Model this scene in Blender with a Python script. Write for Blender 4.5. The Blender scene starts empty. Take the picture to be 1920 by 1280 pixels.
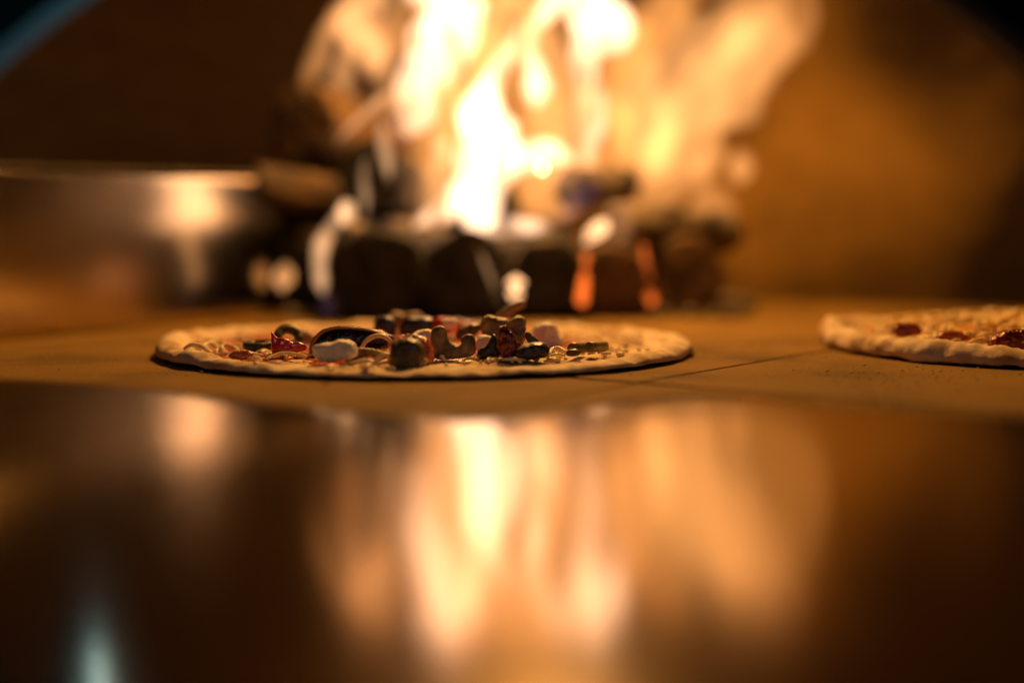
import bpy, bmesh, math, random
from mathutils import Vector, Matrix, noise
random.seed(7)
R = math.radians
scene = bpy.context.scene
C = scene.collection

# ------------------------------------------------------------------ camera
H = 0.0814
TILT = math.atan(0.0855)
F = 50.0 / 36.0 * 1920.0
cam_d = bpy.data.cameras.new('camera')
cam_d.lens = 50; cam_d.sensor_width = 36; cam_d.clip_start = 0.01; cam_d.clip_end = 50
cam_d.dof.use_dof = True
cam_d.dof.focus_distance = 0.785
cam_d.dof.aperture_fstop = 1.55
cam_d.dof.aperture_blades = 0
cam = bpy.data.objects.new('camera', cam_d); C.objects.link(cam)
cam.location = (0, 0, H)
cam.rotation_euler = (math.pi / 2 - TILT, 0, 0)
scene.camera = cam

# ------------------------------------------------------------------ world, view
w = bpy.data.worlds.new('World'); scene.world = w; w.use_nodes = True
w.node_tree.nodes['Background'].inputs[0].default_value = (0.35, 0.6, 0.8, 1)
w.node_tree.nodes['Background'].inputs[1].default_value = 0.006
scene.view_settings.view_transform = 'Standard'
scene.view_settings.look = 'None'
scene.view_settings.exposure = 0
scene.view_settings.gamma = 1
scene.view_settings.use_curve_mapping = False
scene.cycles.use_denoising = True
scene.cycles.transparent_max_bounces = 64
scene.cycles.max_bounces = 8
scene.cycles.caustics_reflective = False
scene.cycles.caustics_refractive = False
scene.cycles.volume_step_rate = 1.5
scene.cycles.volume_max_steps = 128
scene.cycles.sample_clamp_indirect = 6

# ------------------------------------------------------------------ lamps
def lamp(name, kind, loc, power, col, size, target=None):
    l = bpy.data.lights.new(name, kind); l.energy = power; l.color = col
    if kind == 'AREA':
        l.shape = 'DISK'; l.size = size
    else:
        l.shadow_soft_size = size
    o = bpy.data.objects.new(name, l); C.objects.link(o); o.location = loc
    if target is not None:
        o.rotation_euler = (Vector(target) - Vector(loc)).to_track_quat('-Z', 'Y').to_euler()
    return o
FIRE = (1.0, 0.46, 0.10)
lamp('fire_glow', 'POINT', (0.03, 1.17, 0.505), 17, FIRE, 0.045)
lamp('fire_glow', 'POINT', (0.10, 1.05, 0.53), 2.0, FIRE, 0.03)
lamp('fire_glow', 'POINT', (0.22, 1.35, 0.19), 0.08, (1.0, 0.44, 0.10), 0.085)
lamp('room_light', 'AREA', (0.15, -0.45, 0.45), 0.55, (0.62, 0.86, 1.0), 0.30, (0.0, 0.8, 0.02))
sp = lamp('side_light', 'SPOT', (0.42, 0.26, 0.34), 16.0, (0.20, 0.80, 1.0), 0.03, (-0.22, 0.56, 0.15))
sp.data.spot_size = R(24); sp.data.spot_blend = 0.6

# ------------------------------------------------------------------ helpers
cT, sT = math.cos(TILT), math.sin(TILT)
def ray(u, v):
    a, b = (u - 960) / F, -(v - 640) / F
    return Vector((a, cT + sT * b, -sT + cT * b))
def at(u, v, d):                      # point of the place seen at photo pixel u,v, d metres in
    r = ray(u, v); return Vector((0, 0, H)) + r * (d / r.y)
def ground(u, v, z=0.0):
    r = ray(u, v); return Vector((0, 0, H)) + r * ((z - H) / r.z)

def link(name, bm, mats, parent=None, smooth=True, kind=None):
    me = bpy.data.meshes.new(name); bm.normal_update(); bm.to_mesh(me); bm.free()
    if not isinstance(mats, (list, tuple)): mats = [mats]
    for m in mats: me.materials.append(m)
    if smooth:
        for p in me.polygons: p.use_smooth = True
    o = bpy.data.objects.new(name, me); C.objects.link(o)
    if parent is not None: o.parent = parent
    if kind: o['kind'] = kind
    return o
def tag(o, label, cat, group=None):
    o['label'] = label; o['category'] = cat
    if group: o['group'] = group
    return o
def thing(name, label, cat, loc=(0, 0, 0), rot=(0, 0, 0), group=None):
    o = bpy.data.objects.new(name, None); C.objects.link(o)
    o.empty_display_size = 0.01
    o.location = loc; o.rotation_euler = rot
    return tag(o, label, cat, group)

def nz(p, s, seed=0.0):
    return noise.noise(Vector((p[0] * s + seed, p[1] * s + seed * 1.7, p[2] * s - seed * 0.6)))

def mat(name, c1, c2=None, rough=0.6, metal=0.0, nscale=30, bump=0.0, bscale=120, spec=0.5,
        sss=0.0, c3=None, coat=0.0, detail=6, rvar=0.0, lo=0.35, hi=0.65, aniso=0.0, bdist=0.002):
    m = bpy.data.materials.new(name); m.use_nodes = True
    nt = m.node_tree; b = nt.nodes['Principled BSDF']
    tc = nt.nodes.new('ShaderNodeTexCoord')
    b.inputs['Roughness'].default_value = rough
    b.inputs['Metallic'].default_value = metal
    b.inputs['Specular IOR Level'].default_value = spec
    b.inputs['Coat Weight'].default_value = coat
    b.inputs['Coat Roughness'].default_value = 0.12
    b.inputs['Anisotropic'].default_value = aniso
    if sss:
        b.inputs['Subsurface Weight'].default_value = sss
        b.inputs['Subsurface Radius'].default_value = (1.0, 0.5, 0.25)
        b.inputs['Subsurface Scale'].default_value = 0.003
    b.inputs['Base Color'].default_value = (*c1, 1)
    if c2:
        n = nt.nodes.new('ShaderNodeTexNoise'); n.inputs['Scale'].default_value = nscale
        n.inputs['Detail'].default_value = detail
        r = nt.nodes.new('ShaderNodeValToRGB')
        r.color_ramp.elements[0].position = lo; r.color_ramp.elements[1].position = hi
        r.color_ramp.elements[0].color = (*c1, 1); r.color_ramp.elements[1].color = (*c2, 1)
        if c3:
            e = r.color_ramp.elements.new(0.5 * (lo + hi)); e.color = (*c3, 1)
        nt.links.new(tc.outputs['Object'], n.inputs['Vector'])
        nt.links.new(n.outputs['Fac'], r.inputs['Fac'])
        nt.links.new(r.outputs['Color'], b.inputs['Base Color'])
        if rvar:
            mr = nt.nodes.new('ShaderNodeMapRange')
            mr.inputs['To Min'].default_value = rough - rvar; mr.inputs['To Max'].default_value = rough + rvar
            nt.links.new(n.outputs['Fac'], mr.inputs['Value'])
            nt.links.new(mr.outputs['Result'], b.inputs['Roughness'])
    if bump:
        n2 = nt.nodes.new('ShaderNodeTexNoise'); n2.inputs['Scale'].default_value = bscale
        n2.inputs['Detail'].default_value = 5
        bp = nt.nodes.new('ShaderNodeBump'); bp.inputs['Strength'].default_value = bump
        bp.inputs['Distance'].default_value = bdist
        nt.links.new(tc.outputs['Object'], n2.inputs['Vector'])
        nt.links.new(n2.outputs['Fac'], bp.inputs['Height'])
        nt.links.new(bp.outputs['Normal'], b.inputs['Normal'])
    return m

def mat_flame(name, col, strength, ns=34, lo=0.30, hi=0.62, low=0.12):
    """glowing gas: emission through the volume, streaky along the rising direction"""
    m = bpy.data.materials.new(name); m.use_nodes = True
    nt = m.node_tree; nt.nodes.clear()
    o = nt.nodes.new('ShaderNodeOutputMaterial'); e = nt.nodes.new('ShaderNodeEmission')
    e.inputs[0].default_value = (*col, 1)
    tc = nt.nodes.new('ShaderNodeTexCoord'); mp = nt.nodes.new('ShaderNodeMapping')
    mp.inputs['Scale'].default_value = (1.0, 0.35, 0.42); mp.inputs['Rotation'].default_value = (0, R(14), 0)
    n = nt.nodes.new('ShaderNodeTexNoise'); n.inputs['Scale'].default_value = ns
    n.inputs['Detail'].default_value = 2.5; n.inputs['Distortion'].default_value = 0.9
    mr = nt.nodes.new('ShaderNodeMapRange'); mr.interpolation_type = 'SMOOTHSTEP'
    mr.inputs['From Min'].default_value = lo; mr.inputs['From Max'].default_value = hi
    mr.inputs['To Min'].default_value = strength * low; mr.inputs['To Max'].default_value = strength
    nt.links.new(tc.outputs['Object'], mp.inputs['Vector']); nt.links.new(mp.outputs['Vector'], n.inputs['Vector'])
    nt.links.new(n.outputs['Fac'], mr.inputs['Value']); nt.links.new(mr.outputs['Result'], e.inputs[1])
    nt.links.new(e.outputs[0], o.inputs['Volume'])
    return m
def mat_glow(name, col, strength, base=(0.02, 0.015, 0.012), nscale=60, lo=0.4, hi=0.62):
    m = mat(name, base, None, 0.9); nt = m.node_tree; b = nt.nodes['Principled BSDF']
    tc = nt.nodes.new('ShaderNodeTexCoord'); n = nt.nodes.new('ShaderNodeTexNoise'); n.inputs['Scale'].default_value = nscale
    r = nt.nodes.new('ShaderNodeMapRange'); r.inputs['From Min'].default_value = lo; r.inputs['From Max'].default_value = hi
    r.inputs['To Max'].default_value = strength
    nt.links.new(tc.outputs['Object'], n.inputs['Vector']); nt.links.new(n.outputs['Fac'], r.inputs['Value'])
    nt.links.new(r.outputs['Result'], b.inputs['Emission Strength'])
    b.inputs['Emission Color'].default_value = (*col, 1)
    return m

M = {}
M['stone'] = mat('stone', (0.085, 0.046, 0.007), (0.285, 0.162, 0.028), 0.85, nscale=11, bump=0.9, bscale=330, spec=0.25, c3=(0.225, 0.127, 0.021), lo=0.25, hi=0.68, bdist=0.0012)
M['mortar'] = mat('mortar', (0.06, 0.04, 0.02), (0.11, 0.07, 0.03), 0.95, nscale=90, bump=0.6, bscale=300)
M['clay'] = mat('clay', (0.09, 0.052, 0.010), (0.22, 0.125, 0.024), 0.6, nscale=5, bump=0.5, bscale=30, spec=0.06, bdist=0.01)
M['soot_stone'] = mat('soot_stone', (0.002, 0.002, 0.002), (0.006, 0.0055, 0.005), 0.9, nscale=12, bump=0.4, bscale=60, spec=0.05)
M['arch_steel'] = mat('arch_steel', (0.06, 0.07, 0.075), (0.10, 0.115, 0.12), 0.6, nscale=20, spec=0.2)
M['plate_steel'] = mat('plate_steel', (0.42, 0.325, 0.24), (0.48, 0.375, 0.28), 0.125, metal=1.0, nscale=16, rvar=0.04)
M['rail_steel'] = mat('rail_steel', (0.54, 0.45, 0.33), (0.72, 0.60, 0.43), 0.20, metal=1.0, nscale=9, rvar=0.06)
M['edge_steel'] = mat('edge_steel', (0.05, 0.04, 0.03), (0.10, 0.08, 0.06), 0.75, nscale=40, spec=0.15)
M['char'] = mat('char', (0.006, 0.006, 0.007), (0.05, 0.035, 0.022), 0.75, nscale=40, bump=1.0, bscale=110, bdist=0.006, lo=0.45, hi=0.75)
M['wood'] = mat('wood', (0.025, 0.013, 0.005), (0.15, 0.08, 0.028), 0.75, nscale=22, bump=0.8, bscale=90, bdist=0.005)
M['ash_wood'] = mat('ash_wood', (0.03, 0.022, 0.018), (0.38, 0.30, 0.24), 0.9, nscale=35, bump=0.8, bscale=120, bdist=0.004)
M['ash'] = mat('ash', (0.05, 0.04, 0.03), (0.24, 0.19, 0.14), 0.95, nscale=60, bump=0.8, bscale=200)
M['ember'] = mat_glow('ember', (1.0, 0.16, 0.02), 1.6)
M['ember_hot'] = mat_glow('ember_hot', (1.0, 0.50, 0.22), 2.4, nscale=40, lo=0.2, hi=0.5)
M['ember_dim'] = mat_glow('ember_dim', (1.0, 0.42, 0.14), 0.9, nscale=40, lo=0.25, hi=0.6)
M['hot'] = mat_flame('flame_hot', (1.0, 0.58, 0.34), 185, ns=42, low=0.13)
M['mid'] = mat_flame('flame_mid', (1.0, 0.52, 0.24), 115, ns=50, low=0.3)
M['thin'] = mat_flame('flame_thin', (1.0, 0.37, 0.085), 20, low=0.25)
M['veil'] = mat_flame('flame_veil', (1.0, 0.42, 0.14), 32, ns=26, low=0.0)
M['back'] = mat_flame('flame_back', (1.0, 0.43, 0.13), 24, ns=15, low=0.3, lo=0.25, hi=0.7)
M['violet'] = mat_flame('flame_violet', (0.55, 0.25, 0.50), 8)
M['dough'] = mat('dough', (0.52, 0.35, 0.19), (0.84, 0.69, 0.50), 0.8, nscale=60, bump=0.45, bscale=260, spec=0.3, sss=0.15, bdist=0.0012)
M['sauce'] = mat('sauce', (0.42, 0.05, 0.008), (0.62, 0.17, 0.03), 0.28, nscale=110, bump=0.7, bscale=260, spec=0.5, bdist=0.0015)
M['cheese'] = mat('cheese', (0.78, 0.58, 0.28), (0.86, 0.73, 0.46), 0.36, nscale=90, bump=0.2, bscale=300, sss=0.2)
M['cheese_bed'] = mat('cheese_layer', (0.45, 0.09, 0.015), (0.80, 0.56, 0.22), 0.4, nscale=42, bump=0.5, bscale=180, c3=(0.74, 0.45, 0.14), lo=0.34, hi=0.55)
M['feta'] = mat('feta', (0.78, 0.74, 0.64), (0.86, 0.83, 0.75), 0.6, nscale=120, bump=0.5, bscale=420, sss=0.45, bdist=0.0012)
M['mushroom'] = mat('mushroom', (0.10, 0.058, 0.018), (0.42, 0.28, 0.11), 0.5, nscale=130, bump=0.6, bscale=420, sss=0.15, c3=(0.25, 0.16, 0.055), bdist=0.001)
M['mush_dark'] = mat('mush_dark', (0.05, 0.03, 0.010), (0.20, 0.12, 0.04), 0.38, nscale=55, bump=0.35, bscale=240, bdist=0.001)
M['pepper'] = mat('pepper', (0.42, 0.012, 0.006), (0.62, 0.035, 0.010), 0.16, nscale=60, bump=0.2, bscale=150, coat=0.4)
M['dried'] = mat('dried', (0.10, 0.006, 0.003), (0.40, 0.035, 0.012), 0.17, nscale=90, bump=0.9, bscale=260, coat=0.6, bdist=0.002)
M['dried_or'] = mat('dried_orange', (0.22, 0.03, 0.006), (0.58, 0.13, 0.03), 0.2, nscale=90, bump=0.8, bscale=260, coat=0.5, bdist=0.002)
M['olive_skin'] = mat('olive_skin', (0.010, 0.008, 0.006), (0.035, 0.025, 0.014), 0.36, nscale=60, bump=0.1, bscale=200)
M['olive_flesh'] = mat('olive_flesh', (0.06, 0.045, 0.015), (0.13, 0.10, 0.03), 0.35, nscale=90, bump=0.2, bscale=300)
M['aub_skin'] = mat('aubergine_skin', (0.006, 0.004, 0.004), (0.045, 0.02, 0.010), 0.26, nscale=40, bump=0.8, bscale=220, coat=0.2, lo=0.5, hi=0.8)
M['aub_flesh'] = mat('aubergine_flesh', (0.20, 0.09, 0.025), (0.34, 0.17, 0.05), 0.4, nscale=90, bump=0.4, bscale=280)
M['caper'] = mat('green_stem', (0.16, 0.13, 0.035), (0.30, 0.24, 0.08), 0.35, nscale=120, bump=0.3, bscale=300)
M['semolina'] = mat('semolina', (0.55, 0.36, 0.14), (0.75, 0.52, 0.24), 0.8, nscale=90)
M['lamp_glow'] = mat('lamp_glow', (0.5, 0.7, 0.75), None, 0.4)
_b = M['lamp_glow'].node_tree.nodes['Principled BSDF']
_b.inputs['Emission Color'].default_value = (0.42, 0.82, 0.90, 1); _b.inputs['Emission Strength'].default_value = 2.6

def spline(pts, n, closed=False):
    """Catmull-Rom through tuples of any length."""
    out = []; k = len(pts); segs = k if closed else k - 1
    for i in range(n):
        t = i / (n if closed else n - 1) * segs
        a = min(int(t), segs - 1); f = t - a
        def g(j):
            if closed: return pts[j % k]
            return pts[max(0, min(k - 1, j))]
        p0, p1, p2, p3 = g(a - 1), g(a), g(a + 1), g(a + 2)
        out.append(tuple(0.5 * (2 * b + (c - a_) * f + (2 * a_ - 5 * b + 4 * c - d) * f * f + (3 * b - a_ - 3 * c + d) * f ** 3)
                         for a_, b, c, d in zip(p0, p1, p2, p3)))
    return out

def tube(bm, path, n=10, flat=1.0, flat_dir=None, amp=0.0, nscale=60, seed=0.0, mi=0):
    """path: list of (Vector, radius). Closed ends. flat scales the section along flat_dir."""
    rings = []
    for i, (p, r) in enumerate(path):
        a = path[max(0, i - 1)][0]; b = path[min(len(path) - 1, i + 1)][0]
        t = (b - a).normalized()
        fd = flat_dir or Vector((0, 0, 1))
        if abs(t.dot(fd)) > 0.95: fd = Vector((0, 1, 0.2)) if abs(t.y) < 0.8 else Vector((1, 0, 0))
        s = t.cross(fd).normalized(); q = s.cross(t).normalized()
        ring = []
        for j in range(n):
            th = 2 * math.pi * j / n
            v = p + s * (math.cos(th) * r) + q * (math.sin(th) * r * flat)
            if amp: v = v + (v - p) * amp * nz(v, nscale, seed)
            ring.append(bm.verts.new(v))
        rings.append(ring)
    for a, b in zip(rings, rings[1:]):
        for j in range(n):
            f = bm.faces.new((a[j], a[(j + 1) % n], b[(j + 1) % n], b[j])); f.material_index = mi
    for ring, rev in ((rings[0], True), (rings[-1], False)):
        f = bm.faces.new(list(reversed(ring)) if rev else ring); f.material_index = mi
    return bm

def grid_box(bm, x0, x1, y0, y1, z0, z1, bevel=0.0):
    vs = [bm.verts.new((x, y, z)) for z in (z0, z1) for y in (y0, y1) for x in (x0, x1)]
    fs = [(0, 2, 3, 1), (4, 5, 7, 6), (0, 1, 5, 4), (1, 3, 7, 5), (3, 2, 6, 7), (2, 0, 4, 6)]
    faces = [bm.faces.new([vs[i] for i in f]) for f in fs]
    if bevel:
        ed = {e for f in faces for e in f.edges}
        bmesh.ops.bevel(bm, geom=list(ed), offset=bevel, segments=2, affect='EDGES', profile=0.6)
    return bm

# ================================================================== THE OVEN
# ---- stone floor: slabs laid on the diagonal over a mortar bed
def circle_disc(bm, cx, cy, r, z, n=96):
    vs = [bm.verts.new((cx + r * math.cos(2 * math.pi * i / n), cy + r * math.sin(2 * math.pi * i / n), z)) for i in range(n)]
    bm.faces.new(vs)
bm = bmesh.new(); grid_box(bm, -1.1, 1.1, -0.35, 1.9, -0.08, -0.0035)
floor = link('oven_floor', bm, M['mortar'], smooth=False, kind='structure')
floor['label'] = 'pale orange stone oven floor of large slabs laid diagonally'
p0, p1 = ground(1290, 700), ground(1480, 668)
dr = (p1 - p0).normalized(); ang = math.atan2(dr.y, dr.x)
S = 0.40; GAP = 0.0028
ux = Vector((dr.x, dr.y, 0)); uy = Vector((-dr.y, dr.x, 0))
slab_me = None
for i in range(-5, 6):
    for j in range(-5, 6):
        off = 0.05
        c = p0 + ux * (S * (i + 0.5) - off) + uy * (S * (j + 0.5))
        if not (-0.75 < c.x < 0.75 and -0.2 < c.y < 1.75): continue
        bm = bmesh.new()
        grid_box(bm, -S / 2 + GAP / 2, S / 2 - GAP / 2, -S / 2 + GAP / 2, S / 2 - GAP / 2, -0.04, 0.0, 0.0012)
        s = link('stone_slab', bm, M['stone'], floor, smooth=False)
        s.location = (c.x, c.y, random.uniform(-0.0006, 0.0))
        s.rotation_euler = (0, 0, ang + random.uniform(-0.002, 0.002))

# ---- dome
def dome():
    bm = bmesh.new()
    prof = []
    for k in range(6): prof.append((0.62, -0.03 + 0.19 * k / 5))
    for k in range(1, 15):
        a = k / 14 * math.pi / 2
        prof.append((0.62 * math.cos(a) + 0.0001, 0.16 + 0.43 * math.sin(a)))
    N = 96; cx, cy = 0.02, 0.86
    rings = []
    for r, z in prof:
        ring = []
        for i in range(N):
            th = 2 * math.pi * i / N
            p = Vector((cx + r * math.cos(th), cy + r * math.sin(th), z))
            d = 0.012 * nz(p, 5, 3) + 0.005 * nz(p, 17, 8)
            q = Vector((math.cos(th), math.sin(th), 0.5))
            ring.append(bm.verts.new(p + q * d))
        rings.append(ring)
    for a, b in zip(rings, rings[1:]):
        for i in range(N):
            j = (i + 1) % N
            if max(v.co.y for v in (a[i], a[j], b[i], b[j])) < 0.68 and abs(a[i].co.x) < 0.5 and b[i].co.z < 0.45: continue
            bm.faces.new((a[i], b[i], b[j], a[j]))
    bmesh.ops.remove_doubles(bm, verts=bm.verts, dist=0.0005)
    return bm
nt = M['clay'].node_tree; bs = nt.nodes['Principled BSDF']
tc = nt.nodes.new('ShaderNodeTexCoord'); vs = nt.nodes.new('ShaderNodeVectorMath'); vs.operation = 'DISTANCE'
vs.inputs[1].default_value = (0.24, 1.42, 0.10)  # fire glow painted into the clay colour, fading to dark away from here
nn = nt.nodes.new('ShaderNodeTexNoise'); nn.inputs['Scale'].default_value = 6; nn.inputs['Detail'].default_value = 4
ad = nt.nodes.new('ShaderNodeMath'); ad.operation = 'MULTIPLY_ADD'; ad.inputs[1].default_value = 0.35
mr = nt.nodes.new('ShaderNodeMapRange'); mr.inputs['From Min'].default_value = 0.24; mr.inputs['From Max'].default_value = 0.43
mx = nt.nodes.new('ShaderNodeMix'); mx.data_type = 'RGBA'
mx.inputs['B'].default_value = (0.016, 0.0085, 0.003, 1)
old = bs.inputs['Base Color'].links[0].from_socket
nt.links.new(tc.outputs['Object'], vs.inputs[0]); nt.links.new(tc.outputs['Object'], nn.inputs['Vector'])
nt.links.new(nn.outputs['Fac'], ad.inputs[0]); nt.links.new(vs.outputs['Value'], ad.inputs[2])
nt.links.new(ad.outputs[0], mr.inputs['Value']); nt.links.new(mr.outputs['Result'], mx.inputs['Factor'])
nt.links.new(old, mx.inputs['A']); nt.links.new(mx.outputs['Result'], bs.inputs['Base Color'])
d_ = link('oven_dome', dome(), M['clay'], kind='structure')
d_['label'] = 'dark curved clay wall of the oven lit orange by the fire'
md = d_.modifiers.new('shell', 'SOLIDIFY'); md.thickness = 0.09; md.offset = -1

# ---- arched mouth with a steel liner, just this side of the pizzas
def arch(r0, r1, y0, y1, zc, n=64, a0=16, a1=164):
    bm = bmesh.new(); rr = []
    for i in range(n + 1):
        a = R(a0 + (a1 - a0) * i / n)
        c, s = math.cos(a), math.sin(a)
        rr.append([bm.verts.new((r * c, y, zc + r * s)) for r, y in ((r0, y0), (r1, y0), (r1, y1), (r0, y1))])
    for a, b in zip(rr, rr[1:]):
        for k in range(4):
            bm.faces.new((a[k], a[(k + 1) % 4], b[(k + 1) % 4], b[k]))
    bm.faces.new(rr[0]); bm.faces.new(list(reversed(rr[-1])))
    bmesh.ops.recalc_face_normals(bm, faces=bm.faces)
    return bm
mouth = link('oven_mouth', arch(0.3096, 0.62, 0.556, 0.572, -0.09), M['soot_stone'], smooth=False, kind='structure')
mouth['label'] = 'sooty stone arch round the mouth of the oven'
bm = bmesh.new(); rr = []
for i in range(65):
    a = R(16 + 148 * i / 64); c_, s_ = math.cos(a), math.sin(a)
    rr.append([bm.verts.new((r * c_, y, -0.09 + r * s_)) for r, y in ((0.3048, 0.561), (0.3085, 0.5535), (0.3092, 0.555), (0.3092, 0.568), (0.3056, 0.568))])
for a, b in zip(rr, rr[1:]):
    for k in range(5): bm.faces.new((a[k], a[(k + 1) % 5], b[(k + 1) % 5], b[k]))
bm.faces.new(rr[0]); bm.faces.new(list(reversed(rr[-1])))
bmesh.ops.recalc_face_normals(bm, faces=bm.faces)
ln = link('arch_liner', bm, M['arch_steel'], mouth, smooth=False)
ln['label'] = 'thin steel liner of the arch catching a cold teal light'

# ---- polished steel landing plate in front
edge_px = [(-900, 690), (-400, 700), (-150, 708), (0, 716), (150, 724), (300, 737), (450, 757), (600, 773), (760, 787), (900, 795), (1000, 789), (1100, 770),
           (1200, 754), (1300, 746), (1400, 749), (1500, 757), (1600, 766), (1800, 783), (1920, 789), (2200, 800), (2700, 815)]
ed = [ground(u, v) for u, v in edge_px]
ed = spline([tuple(p) for p in ed], 160)
bm = bmesh.new(); rows = []
NY = 60
for p in ed:
    col = []
    for k in range(NY + 1):
        f = k / NY
        y = -0.25 + (p[1] + 0.25) * f
        x = p[0] * (1 if f > 0.5 else 1)
        z = 0.0030 + 0.0006 * nz((x, y, 0), 4.5, 2.0) + 0.00012 * nz((x, y, 0), 16, 5.0)
        if k == NY: z -= 0.0007
        col.append(bm.verts.new((x, y, z)))
    rows.append(col)
for a, b in zip(rows, rows[1:]):
    for k in range(NY): bm.faces.new((a[k], b[k], b[k + 1], a[k + 1]))
bmesh.ops.recalc_face_normals(bm, faces=bm.faces)
if bm.faces[0].normal.z < 0: bmesh.ops.reverse_faces(bm, faces=bm.faces)
plate = link('steel_plate', bm, M['plate_steel'])
tag(plate, 'polished steel landing plate with a wavy edge, mirroring the flames', 'steel plate')
md = plate.modifiers.new('sheet', 'SOLIDIFY'); md.thickness = 0.0018; md.offset = -1

# ---- upright steel guard left of the fire
ga, gb = Vector((-0.615, 0.524, 0)), Vector((-0.185, 1.235, 0))
guard = thing('ember_guard', 'polished steel guard plate standing on the floor left of the fire', 'steel guard')
dirg = (gb - ga); L = dirg.length; dirg.normalize(); ng = Vector((dirg.y, -dirg.x, 0))
bm = bmesh.new(); cols = []
for i in range(41):
    col = []
    for k in range(17):
        f = i / 40; z = 0.0005 + 0.1175 * k / 16
        p = ga + dirg * (L * f) + Vector((0, 0, z)) + ng * (0.0015 * nz((f * 3, k * 0.1, 0), 1.2, 4))
        col.append(bm.verts.new(p))
    cols.append(col)
for a, b in zip(cols, cols[1:]):
    for k in range(16): bm.faces.new((a[k], b[k], b[k + 1], a[k + 1]))
g1 = link('guard_panel', bm, M['rail_steel'], guard)
md = g1.modifiers.new('sheet', 'SOLIDIFY'); md.thickness = 0.0012
bm = bmesh.new()
tube(bm, [(ga + dirg * (L * f) + Vector((0, 0, 0.1183)), 0.0022) for f in (0, 0.25, 0.5, 0.75, 1)], 10)
link('rolled_edge', bm, M['edge_steel'], guard)

# ---- added tube lamp, out of view: puts the teal streak in the steel
lp = Vector((-0.343, 1.14, 0.312))
ol = thing('streak_lamp', 'added cold tube lamp out of view at the left, making the teal streak', 'lamp')
bm = bmesh.new(); tube(bm, [(lp + Vector((0, 0, z)), r) for z, r in ((-0.03, 0.003), (-0.027, 0.005), (0.05, 0.0055), (0.055, 0.003))], 14)
link('lamp_tube', bm, M['lamp_glow'], ol)
bm = bmesh.new(); grid_box(bm, -0.02, 0.02, -0.006, 0.03, -0.045, 0.075, 0.003)
hb = link('lamp_housing', bm, M['soot_stone'], ol); hb.location = lp + Vector((-0.012, 0.022, 0)); hb.rotation_euler = (0, 0, R(35))

# ================================================================== FIREWOOD
def log_mesh(a, b, r, seed, split=False, n=22, m=14):
    a, b = Vector(a), Vector(b); t = (b - a).normalized()
    s = t.cross(Vector((0, 0, 1)))
    s = s.normalized() if s.length > 0.05 else Vector((1, 0, 0)); q = s.cross(t).normalized()
    bm = bmesh.new(); rings = []
    for i in range(m + 1):
        f = i / m; c = a.lerp(b, f); ring = []
        for j in range(n):
            th = 2 * math.pi * j / n
            rr = r * (1 + 0.16 * nz((math.cos(th), math.sin(th), f * 1.2), 1.3, seed) + 0.07 * nz((math.cos(th) * 3, math.sin(th) * 3, f * 5), 1.5, seed + 9))
            x, y = math.cos(th) * rr, math.sin(th) * rr
            if split and y < -0.25 * r: y = -0.25 * r + 0.12 * (y + 0.25 * r)
            ring.append(bm.verts.new(c + s * x + q * y + t * (0.06 * r * nz((math.cos(th) * 2, math.sin(th) * 2, f), 2, seed))))
        rings.append(ring)
    for A, B in zip(rings, rings[1:]):
        for j in range(n): bm.faces.new((A[j], A[(j + 1) % n], B[(j + 1) % n], B[j]))
    ends = []
    for ring, c, sg in ((rings[0], a, -1), (rings[-1], b, 1)):
        prev = ring
        for k, fr in enumerate((0.93, 0.6, 0.25)):
            new = [bm.verts.new(c + (v.co - c) * fr / (1 if k == 0 else 1) + t * sg * (0.02 * r + 0.05 * r * nz(v.co * 1.0, 60, k))) for v in ring]
            for j in range(n):
                f = bm.faces.new((prev[j], new[j], new[(j + 1) % n], prev[(j + 1) % n])); f.material_index = 1
            prev = new
        f = bm.faces.new(prev); f.material_index = 1
    bmesh.ops.recalc_face_normals(bm, faces=bm.faces)
    return bm
def log(a, b, r, seed, m1, m2, label, split=False):
    a, b = Vector(a), Vector(b)
    root = thing('firewood_log', label, 'firewood', a * 0.5 + b * 0.5 - Vector((0, 0, r)), group='logs in the burning fire')
    bm = log_mesh(a, b, r, seed, split)
    for v in bm.verts: v.co -= root.location
    body = link('charred_wood', bm, [m1, m2], root)
    return root
def ember_on(root, pts, m, ratio=0.7, seed=0):
    bm = bmesh.new()
    tube(bm, [(Vector(p) - root.location, r) for p, r in pts], 10, ratio, amp=0.3, nscale=90, seed=seed)
    return link('glowing_ember', bm, m, root)
def fr(u, v, d): return at(u, v, d)
def lg(u0, v0, d0, u1, v1, d1, r, *k, **kw): return log(at(u0, v0, d0), at(u1, v1, d1), r, *k, **kw)

l1 = lg(712, 518, 1.13, 760, 498, 1.36, 0.0375, 1, M['char'], M['char'], 'thick black charred log at the left front of the fire, end towards the pizza')
l2 = lg(872, 518, 1.135, 880, 498, 1.38, 0.0360, 2, M['char'], M['char'], 'black charred log at the middle of the fire behind the stacked toppings')
l3 = lg(1028, 520, 1.15, 1000, 498, 1.38, 0.0300, 3, M['wood'], M['char'], 'narrow brown log between two glowing cracks right of the middle of the fire')
l4 = lg(1150, 524, 1.17, 1100, 500, 1.40, 0.0290, 4, M['wood'], M['wood'], 'brown log with orange glowing cracks on both its sides')
l5 = lg(1285, 520, 1.21, 1230, 500, 1.40, 0.0330, 5, M['wood'], M['wood'], 'dark log at the right end of the fire, in shade')
l6 = lg(1160, 418, 1.20, 1360, 440, 1.30, 0.0190, 6, M['ash_wood'], M['ash_wood'], 'ashen log lying across the top of the right logs')
l7 = lg(694, 330, 1.19, 800, 380, 1.36, 0.0290, 7, M['char'], M['char'], 'round black burnt log end standing above the left front log')
l8 = lg(470, 345, 1.20, 640, 372, 1.27, 0.0180, 8, M['wood'], M['wood'], 'brown unburnt log sticking out over the steel guard')
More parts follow.
